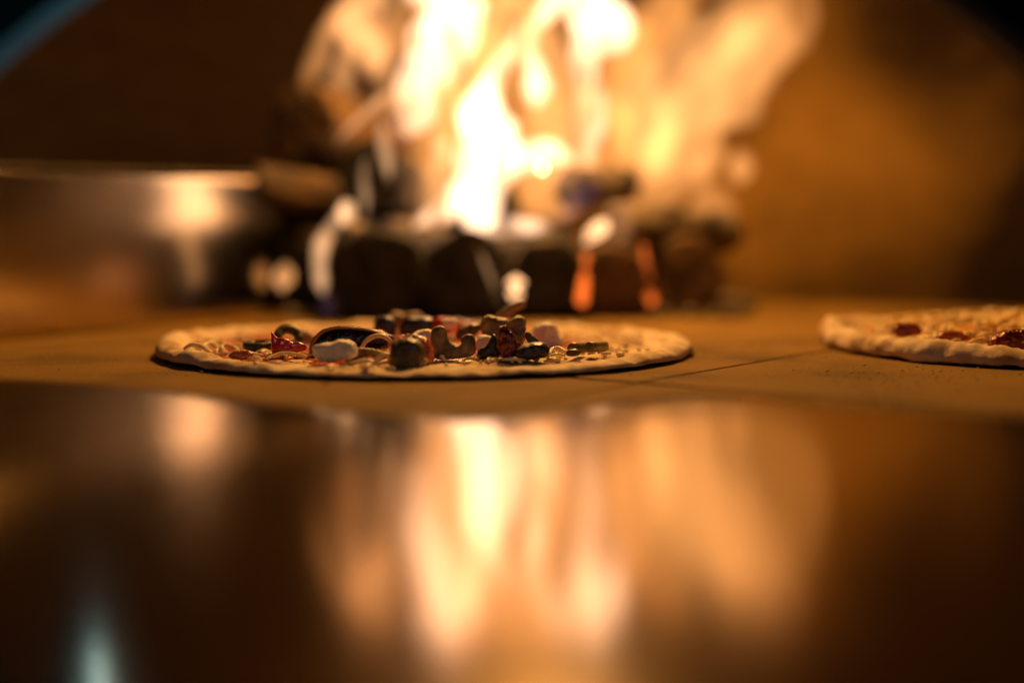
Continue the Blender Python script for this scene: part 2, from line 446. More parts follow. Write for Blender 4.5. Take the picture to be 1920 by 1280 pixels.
l9 = lg(565, 235, 1.30, 760, 300, 1.42, 0.0400, 9, M['wood'], M['wood'], 'big dark log leaning high at the left behind the flames')
l10 = lg(1070, 352, 1.22, 1170, 345, 1.30, 0.0170, 10, M['ash_wood'], M['ash_wood'], 'small ash-grey log end beside the right foot of the flames')
l11 = lg(560, 520, 1.24, 600, 470, 1.40, 0.0300, 11, M['wood'], M['char'], 'brown log behind the end of the steel guard', )
l12 = lg(960, 395, 1.24, 790, 395, 1.28, 0.020, 12, M['char'], M['char'], 'black burning log lying across the middle logs under the white flames')
l13 = lg(800, 545, 1.16, 830, 540, 1.38, 0.026, 13, M['char'], M['char'], 'small charred log wedged low between the left and middle black logs')
l14 = lg(955, 545, 1.17, 950, 540, 1.38, 0.024, 14, M['char'], M['char'], 'small charred log wedged low beside the white hot ember')
l15 = lg(1215, 560, 1.20, 1180, 540, 1.40, 0.020, 15, M['char'], M['wood'], 'thin burnt log low between the brown log and the dark right log')
l17 = lg(625, 482, 1.19, 1070, 492, 1.21, 0.0270, 17, M['char'], M['char'], 'long black burnt log lying crosswise behind the two front log ends')
l16 = lg(640, 440, 1.18, 800, 432, 1.24, 0.011, 16, M['ash_wood'], M['char'], 'thin ash covered branch lying across the two black front logs')
ember_on(l4, [(at(1092, 585, 1.16), 0.002), (at(1092, 560, 1.145), 0.0048), (at(1096, 520, 1.145), 0.0032), (at(1098, 490, 1.15), 0.003), (at(1100, 470, 1.16), 0.002)], M['ember'], seed=1)
ember_on(l4, [(at(1222, 570, 1.19), 0.002), (at(1219, 548, 1.185), 0.0052), (at(1214, 520, 1.185), 0.0034), (at(1210, 490, 1.185), 0.003), (at(1206, 460, 1.19), 0.002)], M['ember'], seed=2)
ember_on(l2, [(at(962, 562, 1.12), 0.001), (at(966, 550, 1.12), 0.007), (at(966, 530, 1.12), 0.007), (at(968, 518, 1.125), 0.001)], M['ember_hot'], seed=3)
ember_on(l6, [(at(1098, 455, 1.19), 0.001), (at(1110, 440, 1.18), 0.008), (at(1128, 425, 1.18), 0.008), (at(1138, 412, 1.19), 0.001)], M['ember_hot'], seed=4)
ember_on(l11, [(at(528, 545, 1.2), 0.001), (at(530, 525, 1.2), 0.009), (at(534, 505, 1.2), 0.007), (at(536, 492, 1.2), 0.001)], M['ember_dim'], seed=5)

# ash and charcoal bits round the foot of the logs
bm = bmesh.new()
for i in range(260):
    u = random.uniform(520, 1420); d = random.uniform(1.17, 1.42)
    X = (u - 960) / F * d; s = random.uniform(0.002, 0.008)
    mtx = Matrix.Translation((X, d, s * 0.5)) @ Matrix.Rotation(random.uniform(0, 6), 4, 'Z') @ Matrix.Rotation(random.uniform(0, 1), 4, 'X') @ Matrix.Diagonal((s * 1.5, s, s * 0.8, 1))
    bmesh.ops.create_icosphere(bm, subdivisions=1, radius=1, matrix=mtx)
o = link('charcoal_bits', bm, M['ash'], smooth=False, kind='stuff')
o['label'] = 'ash and charcoal bits scattered round the foot of the logs'

# ================================================================== FLAMES
def flame(root, pts, m, d=1.2, depth=0.7, dd=0.0, name='flame_tongue', amp=0.4, seed=None):
    """pts: (u, v, half width px)"""
    seed = random.uniform(0, 50) if seed is None else seed
    sp = spline(pts, max(12, 6 * len(pts))); path = []
    n = len(sp)
    for i, (u, v, hw) in enumerate(sp):
        f = i / (n - 1)
        p = at(u, v, d + dd * f + 0.008 * nz((f * 3, seed, 0), 1.0))
        path.append((p, max(0.0006, hw * d / F)))
    bm = bmesh.new()
    tube(bm, path, 18, depth, Vector((0, 1, 0)), amp=amp, nscale=38, seed=seed)
    bmesh.ops.recalc_face_normals(bm, faces=bm.faces)
    return link(name, bm, m, root)
fire = thing('fire', 'bright white and orange flames rising from the burning logs', 'fire')
# bright tongues
flame(fire, [(745, 262, 3), (758, 240, 26), (775, 205, 44), (800, 150, 40), (815, 100, 52), (830, 50, 74), (838, 0, 92), (850, -40, 60), (870, -75, 16), (875, -85, 2)], M['hot'], 1.22, 0.35)
flame(fire, [(895, 448, 4), (895, 425, 30), (900, 390, 36), (906, 340, 52), (912, 300, 58), (912, 250, 56), (912, 205, 46), (918, 165, 34), (940, 120, 20), (960, 80, 12), (975, 40, 4)], M['hot'], 1.18)
flame(fire, [(1108, 318, 3), (1104, 290, 18), (1104, 240, 26), (1108, 190, 28), (1098, 140, 26), (1100, 95, 30), (1112, 40, 46), (1120, -10, 52), (1125, -50, 24), (1130, -75, 2)], M['hot'], 1.22, 0.45)
flame(fire, [(1120, 98, 3), (1145, 92, 14), (1165, 75, 22), (1160, 40, 24), (1140, 10, 22), (1130, -10, 3)], M['hot'], 1.21)
flame(fire, [(1005, 205, 3), (1006, 185, 22), (1010, 160, 30), (1004, 130, 22), (990, 95, 13), (1000, 55, 14), (1030, 20, 22), (1056, -15, 22), (1066, -50, 3)], M['hot'], 1.24)
flame(fire, [(972, 330, 3), (985, 310, 16), (1002, 290, 30), (1030, 288, 24), (1062, 296, 12), (1078, 300, 2)], M['hot'], 1.22)
flame(fire, [(905, 440, 3), (925, 426, 16), (955, 424, 18), (990, 425, 16), (1020, 426, 12), (1042, 428, 2)], M['hot'], 1.17)
flame(fire, [(770, 430, 2), (800, 408, 14), (830, 395, 24), (850, 370, 24), (858, 345, 14), (862, 325, 3)], M['hot'], 1.19)
flame(fire, [(640, 420, 2), (648, 404, 16), (650, 388, 14), (648, 372, 2)], M['mid'], 1.17)
flame(fire, [(608, 556, 1), (602, 530, 12), (598, 495, 15), (604, 455, 14), (622, 425, 13), (645, 398, 13), (660, 385, 2)], M['mid'], 1.15)
flame(fire, [(612, 600, 1), (612, 575, 12), (606, 540, 10), (602, 515, 2)], M['violet'], 1.15)
flame(fire, [(730, 345, 1), (728, 315, 10), (722, 280, 14), (718, 250, 11), (712, 225, 2)], M['mid'], 1.18)
flame(fire, [(685, 415, 1), (686, 380, 9), (682, 340, 9), (684, 305, 7), (690, 285, 1)], M['mid'], 1.16)
flame(fire, [(630, 270, 1), (648, 250, 7), (675, 222, 9), (705, 196, 9), (735, 170, 2)], M['mid'], 1.2)
flame(fire, [(826, 320, 1), (826, 295, 15), (826, 270, 15), (824, 250, 1)], M['mid'], 1.2)
flame(fire, [(946, 585, 1), (932, 550, 7), (918, 510, 8), (902, 475, 8), (890, 445, 2)], M['thin'], 1.13)
flame(fire, [(935, 570, 1), (925, 535, 4), (910, 495, 5), (896, 460, 1)], M['mid'], 1.13)
flame(fire, [(820, 560, 1), (825, 520, 14), (815, 470, 18), (805, 440, 2)], M['violet'], 1.14)
flame(fire, [(1040, 425, 1), (1060, 405, 16), (1085, 375, 22), (1110, 345, 18), (1120, 325, 1)], M['violet'], 1.18)
# thinner orange sheets around and between them
flame(fire, [(660, 205, 3), (668, 180, 20), (662, 140, 34), (690, 95, 50), (712, 50, 46), (722, 0, 44), (730, -60, 20), (735, -80, 3)], M['veil'], 1.27, 0.6)
flame(fire, [(610, 185, 2), (616, 160, 18), (640, 125, 30), (650, 80, 34), (684, 30, 44), (700, -20, 40), (715, -70, 3)], M['veil'], 1.28, 0.6)
flame(fire, [(700, 160, 2), (690, 120, 26), (700, 80, 30), (690, 40, 30), (705, 0, 24), (720, -30, 3)], M['veil'], 1.23, 0.7)
flame(fire, [(566, 165, 2), (575, 145, 14), (596, 115, 22), (610, 75, 20), (646, 35, 26), (668, -10, 22), (680, -40, 3)], M['veil'], 1.26, 0.7)
flame(fire, [(930, 440, 8), (940, 400, 120), (945, 330, 160), (945, 250, 190), (940, 170, 200), (945, 90, 210), (955, 20, 205), (960, -60, 150), (960, -120, 10)], M['thin'], 1.26, 0.35)
flame(fire, [(800, 300, 5), (830, 240, 60), (850, 160, 70), (890, 90, 80), (940, 30, 90), (980, -40, 60), (1000, -90, 3)], M['veil'], 1.25, 0.35)
flame(fire, [(1010, 420, 4), (1030, 370, 70), (1050, 310, 80), (1060, 240, 70), (1060, 170, 60), (1050, 100, 50), (1050, 40, 3)], M['veil'], 1.25, 0.4)
flame(fire, [(780, 440, 3), (800, 400, 50), (830, 360, 70), (850, 310, 60), (850, 260, 3)], M['veil'], 1.2, 0.4)

flame(fire, [(655, 170, 3), (650, 130, 30), (668, 90, 40), (660, 40, 44), (690, 0, 40), (720, -40, 3)], M['veil'], 1.24, 0.5)
flame(fire, [(700, 240, 3), (710, 200, 26), (720, 140, 36), (728, 80, 36), (735, 20, 34), (740, -40, 3)], M['veil'], 1.25, 0.5)
flame(fire, [(580, 190, 2), (575, 165, 14), (584, 130, 18), (600, 85, 18), (620, 40, 14), (640, 0, 2)], M['thin'], 1.25, 0.9)
fire2 = thing('fire', 'soft blurred flame licking up the right back of the oven behind the logs', 'fire')
flame(fire2, [(1190, 400, 6), (1225, 340, 76), (1246, 270, 104), (1272, 200, 108), (1325, 140, 104), (1385, 90, 102), (1440, 40, 90), (1490, -10, 60), (1530, -50, 5)], M['back'], 1.37, 0.5)
flame(fire2, [(1210, 345, 4), (1230, 310, 40), (1240, 240, 38), (1290, 165, 34), (1360, 100, 36), (1420, 50, 26), (1450, 20, 3)], M['back'], 1.36, 0.8)
flame(fire2, [(1120, 400, 4), (1140, 350, 46), (1150, 280, 60), (1160, 200, 62), (1180, 120, 60), (1215, 50, 56), (1260, -10, 40), (1290, -40, 3)], M['thin'], 1.34, 0.6)
flame(fire2, [(1140, 350, 3), (1154, 310, 30), (1158, 250, 42), (1172, 170, 46), (1205, 100, 46), (1250, 40, 46), (1310, -10, 30), (1380, -30, 3)], M['thin'], 1.36, 0.9)
flame(fire2, [(1215, 345, 4), (1232, 305, 34), (1250, 255, 26), (1270, 215, 3)], M['thin'], 1.35, 0.8)
flame(fire2, [(1290, 330, 3), (1310, 310, 30), (1320, 290, 3)], M['back'], 1.37, 0.9)
flame(fire2, [(1385, 345, 3), (1386, 325, 20), (1388, 300, 20), (1390, 285, 3)], M['back'], 1.37, 1.6)
flame(fire2, [(1330, 430, 3), (1345, 400, 32), (1320, 365, 34), (1280, 335, 3)], M['back'], 1.36, 0.7)


# ================================================================== PIZZA (in focus)
def dough_mesh(r0, rim_h, top_z, seed, rim_fn, NA=420, NR=64):
    bm = bmesh.new(); rings = []
    prof = []
    for k in range(NR):                       # from centre out over the rim and under
        prof.append(k / (NR - 1))
    rad = []
    for j in range(NA):
        th = 2 * math.pi * j / NA
        rad.append(r0 * (1 + 0.014 * nz((math.cos(th), math.sin(th), 0), 1.6, seed) + 0.010 * nz((math.cos(th), math.sin(th), 0), 5, seed + 3) + 0.004 * nz((math.cos(th), math.sin(th), 0), 14, seed + 5)))
    rw = 0.016
    def pt(j, s):
        th = 2 * math.pi * j / NA; rr = rad[j]; h = rim_fn(th)
        h *= 1 + 0.16 * nz((math.cos(th) * 6, math.sin(th) * 6, 0), 1.5, seed + 20)
        if s < 0.72:                          # flat middle
            q = s / 0.72; rho = q * (rr - rw)
            z = top_z
        else:                                 # rounded rim down to the underside
            a = (s - 0.72) / 0.28
            phi = math.pi * (1 - a * 1.12)    # pi (inside) -> past the outside to below
            rho = rr - rw * 0.5 + rw * 0.5 * math.cos(phi)
            base = 0.0019
            zt = base + (h - base) * (0.5 + 0.5 * math.sin(phi)) if a > 0.45 else top_z + (h - top_z) * math.sin(phi) ** 1.2
            if a > 0.45:
                zt = max(base, base + (h - base) * max(0, math.sin(phi)) ** 0.75)
                if math.sin(phi) < 0: rho = rr - rw * 0.5 * (1 - math.cos(phi)) - 0.002
            z = zt
        x, y = rho * math.cos(th), rho * math.sin(th)
        p = Vector((x, y, z))
        z += (0.0009 * nz(p, 60, seed) + 0.0006 * nz(p, 160, seed)) * (1 if z > 0.0018 else 0.15)
        z += (0.0016 * max(0, nz(p, 110, seed + 7))) if s > 0.6 and z > 0.004 else 0
        return Vector((x, y, max(0.0006, z)))
    centre = bm.verts.new((0, 0, top_z))
    for s in prof[1:]:
        rings.append([bm.verts.new(pt(j, s)) for j in range(NA)])
    for j in range(NA):
        bm.faces.new((centre, rings[0][j], rings[0][(j + 1) % NA]))
    for A, B in zip(rings, rings[1:]):
        for j in range(NA): bm.faces.new((A[j], B[j], B[(j + 1) % NA], A[(j + 1) % NA]))
    last = [bm.verts.new((v.co.x * (1 - 0.010 / r0), v.co.y * (1 - 0.010 / r0), 0.0004)) for v in rings[-1]]
    for j in range(NA): bm.faces.new((rings[-1][j], last[j], last[(j + 1) % NA], rings[-1][(j + 1) % NA]))
    bm.faces.new(list(reversed(last)))
    bmesh.ops.recalc_face_normals(bm, faces=bm.faces)
    return bm, rad
def dough_relief(o, k=1.0):
    for sc, st in ((0.016, 0.0026 * k), (0.005, 0.0011 * k), (0.0016, 0.0004)):
        t = bpy.data.textures.new('dough_lump', 'CLOUDS'); t.noise_scale = sc; t.noise_depth = 2
        d_ = o.modifiers.new('lumps', 'DISPLACE'); d_.texture = t; d_.texture_coords = 'LOCAL'; d_.strength = st; d_.mid_level = 0.5
PC = Vector((-0.0525, 0.880, 0)); PR = 0.1635; PZ = 0.0042
def rim1(th):
    c, s = math.cos(th), math.sin(th)
    side = max(0.0, abs(c)) ** 3
    lump = 0.0030 * max(0, nz((c * 4, s * 4, 0), 2.2, 31)) * (1 if c < -0.2 else 0.3)
    return 0.0043 + (0.0056 if c < 0 else 0.0042) * side + (0.0012 if s > 0.5 else 0) + lump
pizza = thing('pizza', 'unbaked thin pizza piled with mushrooms, olives and dried tomato in the middle of the floor', 'pizza', PC)
bm, rad1 = dough_mesh(PR, 0, PZ, 2.0, rim1)
dough_relief(link('dough', bm, M['dough'], pizza), 0.75)

def sauce_mesh(r, z, seed, NA=150, NR=40, thick=0.0014, mound=0.0):
    bm = bmesh.new(); V = []
    for k in range(NR + 1):
        row = []
        for j in range(NA):
            th = 2 * math.pi * j / NA
            e = r * (1 + 0.07 * nz((math.cos(th), math.sin(th), 0), 2.2, seed) + 0.05 * nz((math.cos(th), math.sin(th), 0), 7, seed))
            rho = e * k / NR; x, y = rho * math.cos(th), rho * math.sin(th)
            hgt = thick * (0.2 + 0.8 * max(0.0, min(1.0, 0.5 + 1.6 * nz((x, y, 0), 45, seed)))) + 0.0008 * nz((x, y, 0), 170, seed)
            if k > NR - 3: hgt *= (NR - k) / 3
            hgt += mound * max(0, 1 - (k / NR) ** 2) * (1 + 0.5 * nz((x, y, 0), 22, seed + 2))
            if k == NR: hgt = -0.001
            row.append(bm.verts.new((x, y, z + hgt)))
        V.append(row)
    for A, B in zip(V, V[1:]):
        for j in range(NA): bm.faces.new((A[j], B[j], B[(j + 1) % NA], A[(j + 1) % NA]))
    bmesh.ops.remove_doubles(bm, verts=bm.verts, dist=1e-6)
    bmesh.ops.recalc_face_normals(bm, faces=bm.faces)
    if sum(f.normal.z for f in bm.faces) < 0: bmesh.ops.reverse_faces(bm, faces=bm.faces)
    return bm
link('tomato_sauce', sauce_mesh(0.121, PZ + 0.0002, 4.0), M['sauce'], pizza).location = (-0.022, 0, 0)

# ---- grated cheese: fine shreds joined, larger curls on their own
def shred(bm, loc, length, r, yaw, curl, lift=0.0, seed=0.0, n=6):
    path = []; a = yaw; p = Vector(loc)
    k = 7
    for i in range(k):
        f = i / (k - 1)
        path.append((Vector(p) + Vector((0, 0, lift * math.sin(math.pi * f) + 0.0004 * nz((f * 4, seed, 1), 1))), r * (0.65 + 0.35 * math.sin(math.pi * f))))
        a += curl / k
        p = p + Vector((math.cos(a), math.sin(a), 0)) * (length / k)
    tube(bm, path, n, 0.8)
random.seed(11)
bm = bmesh.new()
for i in range(430):
    while True:
        x, y = random.uniform(-0.138, 0.138), random.uniform(-0.138, 0.138)
        if math.hypot(x, y) < 0.138: break
    dens = 0.75 + 0.5 * nz((x, y, 0), 18, 2) - (0.35 if x > 0.06 else 0)
    if random.random() > dens: continue
    shred(bm, (x, y, PZ + random.uniform(0.0008, 0.003)), random.uniform(0.006, 0.018), random.uniform(0.0008, 0.0016),
          random.uniform(0, 6.28), random.uniform(-3, 3), random.uniform(0, 0.002), i)
for i in range(60):                        # shreds fallen over the pile
    x, y = random.uniform(-0.05, 0.075), random.uniform(-0.075, 0.04)
    shred(bm, (x, y, PZ + random.uniform(0.002, 0.009) * max(0.3, 1 - abs(x - 0.015) / 0.07)), random.uniform(0.007, 0.016), random.uniform(0.0008, 0.0014), random.uniform(0, 6.28), random.uniform(-3, 3), random.uniform(0, 0.003), i)
for i in range(420):                       # crumbs
    a = random.uniform(0, 6.28); rr = 0.142 * math.sqrt(random.random())
    s = random.uniform(0.0006, 0.0017)
    bmesh.ops.create_icosphere(bm, subdivisions=1, radius=s, matrix=Matrix.Translation((rr * math.cos(a), rr * math.sin(a), PZ + s * 0.6 + 0.0009)) @ Matrix.Rotation(random.uniform(0, 3), 4, 'X') @ Matrix.Diagonal((1.5, 1, 0.8, 1)))
gc = link('grated_cheese', bm, M['cheese'], pizza); gc['kind'] = 'stuff'

# ---- toppings: traced at true size where they lie
def slice_mesh(pts, u0, v0, d, thick, bulge=0.25, amp=0.0, ns=120, seed=0.0, n=56, inset=0.32, mi_side=0, lean=0.0, yaw=0.0):
    """solid slice: outline in photo px about (u0,v0), metres through d; rounded edges, uneven faces"""
    s = d / F
    out = spline([((u - u0) * s, -(v - v0) * s) for u, v in pts], n, True)
    area = sum(out[i][0] * out[(i + 1) % n][1] - out[(i + 1) % n][0] * out[i][1] for i in range(n))
    if area < 0: out.reverse()
    T = thick * s
    nor = []
    for i in range(n):
        a, b = out[i - 1], out[(i + 1) % n]
        t = Vector((b[0] - a[0], b[1] - a[1])); t = t.normalized() if t.length > 1e-9 else Vector((1, 0))
        nor.append(Vector((-t.y, t.x)))
    lay = [(-0.5, 1.0), (-0.47, 0.45), (-0.32, 0.1), (0.0, 0.0), (0.32, 0.1), (0.47, 0.45), (0.5, 1.0)]
    bm = bmesh.new(); rings = []
    ins = min(T * inset, 0.0022)
    for y, k in lay:
        rings.append([bm.verts.new((out[i][0] + nor[i].x * ins * k, y * T, out[i][1] + nor[i].y * ins * k)) for i in range(n)])
    for li, (A, B) in enumerate(zip(rings, rings[1:])):
        for i in range(n):
            f = bm.faces.new((A[i], A[(i + 1) % n], B[(i + 1) % n], B[i])); f.material_index = mi_side
    for ring, rev in ((rings[0], False), (rings[-1], True)):
        f = bm.faces.new(list(reversed(ring)) if rev else ring)
        r = bmesh.ops.triangulate(bm, faces=[f])
    caps = [f for f in bm.faces if len(f.verts) == 3]
    es = list({e for f in caps for e in f.edges})
    bmesh.ops.subdivide_edges(bm, edges=[e for e in es if e.calc_length() > 0.0025], cuts=2, use_grid_fill=True)
    bmesh.ops.triangulate(bm, faces=[f for f in bm.faces if len(f.verts) > 4])
    bmesh.ops.recalc_face_normals(bm, faces=bm.faces)
    bm.normal_update()
    xs = [o_[0] for o_ in out]; zs = [o_[1] for o_ in out]
    cx, cz = sum(xs) / n, sum(zs) / n; hw = max(xs) - min(xs); hh = max(zs) - min(zs)
    for v in bm.verts:
        b = 1 - min(1, ((v.co.x - cx) / (hw * 0.6)) ** 2 + ((v.co.z - cz) / (hh * 0.6)) ** 2)
        v.co.y *= 1 + bulge * b
        if amp:
            v.co += v.normal * (amp * nz(v.co, ns, seed) + 0.5 * amp * nz(v.co, ns * 2.6, seed + 4))
    if lean or yaw:
        bm.transform(Matrix.Rotation(yaw, 4, 'Z') @ Matrix.Rotation(lean, 4, 'X'))
    return bm
def topping(name, pts, d, thick, m, label, cat, amp=0.0004, ns=160, seed=1.0, bulge=0.3, lean=0.0, yaw=0.0, group=None):
    u0 = sum(p[0] for p in pts) / len(pts); v0 = max(p[1] for p in pts)
    bm = slice_mesh(pts, u0, v0, d, thick, bulge, amp, ns, seed, lean=lean, yaw=yaw)
    o = link(name, bm, m); o.location = at(u0, v0, d)
    roughen(o, amp)
    return tag(o, label, cat, group)

def roughen(o, amp, vox=0.00055):
    r = o.modifiers.new('fine', 'REMESH'); r.mode = 'VOXEL'; r.voxel_size = vox; r.use_smooth_shade = True
    s_ = o.modifiers.new('soften', 'SMOOTH'); s_.iterations = 3; s_.factor = 0.5
    for k, (sc, st) in enumerate(((0.0042, 2.2), (0.0015, 0.9))):
        t = bpy.data.textures.new('wrinkle', 'CLOUDS'); t.noise_scale = sc; t.noise_depth = 2
        d_ = o.modifiers.new('wrinkle', 'DISPLACE'); d_.texture = t; d_.texture_coords = 'GLOBAL'; d_.strength = amp * st; d_.mid_level = 0.5
def olive_ring(r, h, hole, seed=0):
    bm = bmesh.new(); prof = []
    for k in range(16):
        a = 2 * math.pi * k / 16
        ca, sa = math.cos(a), math.sin(a)
        e = 0.55
        pr = (r + hole) / 2 + (r - hole) / 2 * math.copysign(abs(ca) ** e, ca)
        pz = h / 2 * math.copysign(abs(sa) ** e, sa)
        prof.append((pr, pz, ca))
    N = 44; rings = []
    for i in range(N):
        th = 2 * math.pi * i / N
        w = 1 + 0.04 * nz((math.cos(th), math.sin(th), 0), 1.5, seed)
        rings.append([bm.verts.new((pr * w * math.cos(th), pr * w * math.sin(th) * 0.96, pz + 0.0003 * nz((math.cos(th), math.sin(th), pz * 100), 2, seed))) for pr, pz, _ in prof])
    for i in range(N):
        A, B = rings[i], rings[(i + 1) % N]
        for k in range(16):
            f = bm.faces.new((A[k], B[k], B[(k + 1) % 16], A[(k + 1) % 16]))
            mid = 0.5 * (prof[k][2] + prof[(k + 1) % 16][2])
            f.material_index = 0 if mid > 0.72 else 1
    bmesh.ops.recalc_face_normals(bm, faces=bm.faces)
    return bm
o = link('olive_ring', olive_ring(0.0092, 0.0056, 0.0036, 1), [M['olive_skin'], M['olive_flesh']])
o.location = ground(486, 648, PZ + 0.005) ; o.rotation_euler = (R(4), R(-3), 0.3)
tag(o, 'black olive ring lying flat left of the red pepper piece', 'olive', 'black olive rings on the middle pizza')
o = link('olive_ring', olive_ring(0.0085, 0.005, 0.0034, 2), [M['olive_skin'], M['olive_flesh']])
o.location = at(541, 632, 0.825); o.rotation_euler = (R(52), R(12), 0.2)
tag(o, 'black olive ring propped up behind the red pepper piece', 'olive', 'black olive rings on the middle pizza')

topping('pepper_piece', [(512, 663), (509, 640), (509, 621), (514, 625), (521, 632), (530, 633), (541, 636), (550, 642), (560, 641), (572, 646), (575, 653), (566, 660), (550, 662), (530, 665)], 0.785, 16, M['pepper'],
        'glossy red pepper piece with a pointed corner at the left of the pizza', 'pepper', amp=0.0003, yaw=0.15, lean=-0.15)
o = topping('aubergine_slice', [(581, 664), (583, 645), (594, 628), (610, 617), (636, 613), (672, 614), (708, 620), (738, 631), (737, 645), (722, 652), (690, 652), (655, 652), (622, 656), (600, 664)], 0.80, 46, [M['aub_skin']],
        'long black glossy roasted aubergine slice arched over the white cheese chunk', 'aubergine', amp=0.0005, ns=200, bulge=0.45, lean=-0.25)
bm = bmesh.new()
rimp = [(583, 662), (585, 645), (597, 629), (612, 619), (638, 615), (672, 616), (706, 622), (732, 632)]
tube(bm, [(at(u, v, 0.787) - o.location, r * 0.79 / F) for u, v, r in [(a, b, 3.2 if a < 620 else 1.9) for a, b in spline(rimp, 26)]], 8, amp=0.3, nscale=300)
link('flesh_rim', bm, M['aub_flesh'], o)
topping('cheese_chunk', [(588, 652), (600, 644), (622, 641), (638, 636), (660, 639), (670, 652), (669, 668), (645, 674), (612, 678), (594, 672)], 0.752, 30, M['feta'],
        'smooth white cheese chunk in front of the black aubergine slice', 'cheese', amp=0.0008, ns=170, bulge=0.35)
topping('mushroom_piece', [(736, 692), (733, 668), (734, 644), (745, 635), (768, 633), (788, 640), (796, 660), (794, 684), (785, 693), (760, 695)], 0.742, 46, M['mush_dark'],
        'dark olive brown mushroom chunk standing at the front edge of the pile', 'mushroom', amp=0.0007, ns=110, bulge=0.35)
topping('dried_tomato', [(735, 636), (752, 627), (778, 627), (798, 636), (812, 652), (812, 676), (801, 684), (794, 668), (786, 652), (768, 642), (748, 641)], 0.757, 34, M['dried_or'],
        'orange red dried tomato draped over the front mushroom chunk', 'dried tomato', amp=0.0011, ns=240, bulge=0.4)
topping('cheese_cube', [(776, 640), (776, 624), (788, 618), (806, 617), (816, 626), (816, 642), (800, 648)], 0.80, 26, M['feta'],
        'small white cheese cube behind the orange dried tomato', 'cheese', amp=0.0005, ns=220)
topping('mushroom_slice', [(812, 668), (808, 640), (809, 620), (815, 612), (826, 610), (837, 616), (838, 628), (845, 640), (856, 647), (866, 645), (863, 637), (867, 629), (877, 625), (888, 629), (893, 644), (892, 661), (880, 669), (850, 673), (828, 673)], 0.772, 24, M['mushroom'],
        'curved U-shaped khaki mushroom slice standing in the middle of the pile', 'mushroom', amp=0.00045, ns=160, bulge=0.2, lean=-0.08)
topping('cheese_cube', [(893, 655), (894, 636), (902, 628), (915, 628), (925, 636), (926, 656), (910, 660)], 0.80, 24, M['feta'],
        'pale cheese cube just right of the U-shaped mushroom slice', 'cheese', amp=0.0006, ns=200)
topping('olive_scrap', [(896, 672), (899, 656), (911, 648), (917, 642), (922, 628), (930, 627), (933, 640), (933, 652), (940, 666), (930, 673), (912, 674)], 0.775, 22, M['olive_skin'],
        'ragged black olive scrap with an upright tip left of the dark red dried tomato', 'olive', amp=0.0007, ns=200)
topping('dried_tomato', [(938, 664), (935, 640), (936, 618), (944, 611), (954, 617), (965, 632), (974, 645), (972, 660), (960, 670), (946, 670)], 0.768, 26, M['dried'],
        'dark red wrinkled glossy dried tomato standing upright at the right of the pile', 'dried tomato', amp=0.0011, ns=260, bulge=0.35)
topping('mushroom_slice', [(912, 660), (904, 630), (902, 606), (906, 595), (920, 591), (936, 595), (952, 598), (956, 606), (944, 614), (938, 626), (940, 645), (935, 662)], 0.815, 26, M['mushroom'],
        'khaki mushroom slice with a wide cap on top of the pile, left one of two', 'mushroom', amp=0.0008, ns=160)
topping('mushroom_slice', [(955, 655), (950, 625), (952, 604), (963, 594), (976, 591), (987, 601), (986, 618), (982, 640), (975, 656)], 0.808, 24, M['mushroom'],
        'khaki mushroom slice leaning right on top of the pile, behind the dark red tomato', 'mushroom', amp=0.0008, ns=160)
topping('mushroom_slice', [(925, 640), (922, 608), (930, 592), (945, 578), (964, 566), (980, 562), (987, 567), (979, 577), (962, 586), (950, 600), (946, 640)], 0.872, 13, M['mushroom'],
        'thin mushroom slice pointing up to the right at the top back of the pile', 'mushroom', amp=0.0003, ns=160)
topping('olive_piece', [(960, 673), (965, 656), (984, 646), (1006, 641), (1022, 643), (1031, 658), (1024, 669), (1005, 673), (980, 676)], 0.765, 34, M['olive_skin'],
        'flat black olive half lying right of the dark red dried tomato', 'olive', amp=0.0004, ns=160, bulge=0.4)
topping('mushroom_strip', [(983, 630), (989, 621), (999, 628), (1012, 640), (1024, 650), (1026, 660), (1010, 656), (994, 646)], 0.785, 14, M['mush_dark'],
        'narrow dark mushroom strip slanting down behind the flat black olive half', 'mushroom', amp=0.0004, ns=220)
topping('cheese_lump', [(1000, 650), (998, 622), (1006, 608), (1022, 604), (1038, 606), (1048, 622), (1057, 640), (1050, 654), (1022, 656)], 0.855, 40, M['feta'],
        'crumbly white cheese lump at the right back of the pile', 'cheese', amp=0.0013, ns=190)
topping('aubergine_cube', [(706, 632), (703, 602), (712, 592), (734, 593), (742, 606), (740, 632)], 0.875, 30, M['aub_skin'],
        'small black aubergine cube at the back left of the pile', 'aubergine', amp=0.0004)
topping('aubergine_cube', [(752, 630), (754, 604), (764, 594), (790, 593), (811, 596), (813, 610), (808, 630)], 0.87, 34, M['aub_skin'],
        'wide black aubergine cube at the back middle of the pile', 'aubergine', amp=0.0004)
topping('mushroom_piece', [(728, 615), (730, 592), (742, 584), (758, 588), (772, 585), (790, 588), (793, 615)], 0.92, 26, M['mushroom'],
        'brown mushroom piece showing behind the two black aubergine cubes', 'mushroom', amp=0.0006)
topping('pepper_piece', [(808, 622), (810, 600), (822, 595), (840, 596), (858, 603), (862, 622)], 0.89, 22, M['pepper'],
        'red pepper piece at the back of the pile right of the wide black cube', 'pepper', amp=0.0005)
topping('pepper_piece', [(842, 618), (846, 601), (858, 597), (880, 603), (900, 604), (902, 620)], 0.93, 22, M['dried_or'],
        'blurred orange red pepper strip farthest back behind the mushroom slices', 'pepper', amp=0.0006)
topping('mushroom_piece', [(556, 640), (558, 626), (570, 620), (584, 624), (590, 640)], 0.86, 20, M['mushroom'],
        'small brown mushroom piece left of the long black aubergine slice', 'mushroom', amp=0.0006)
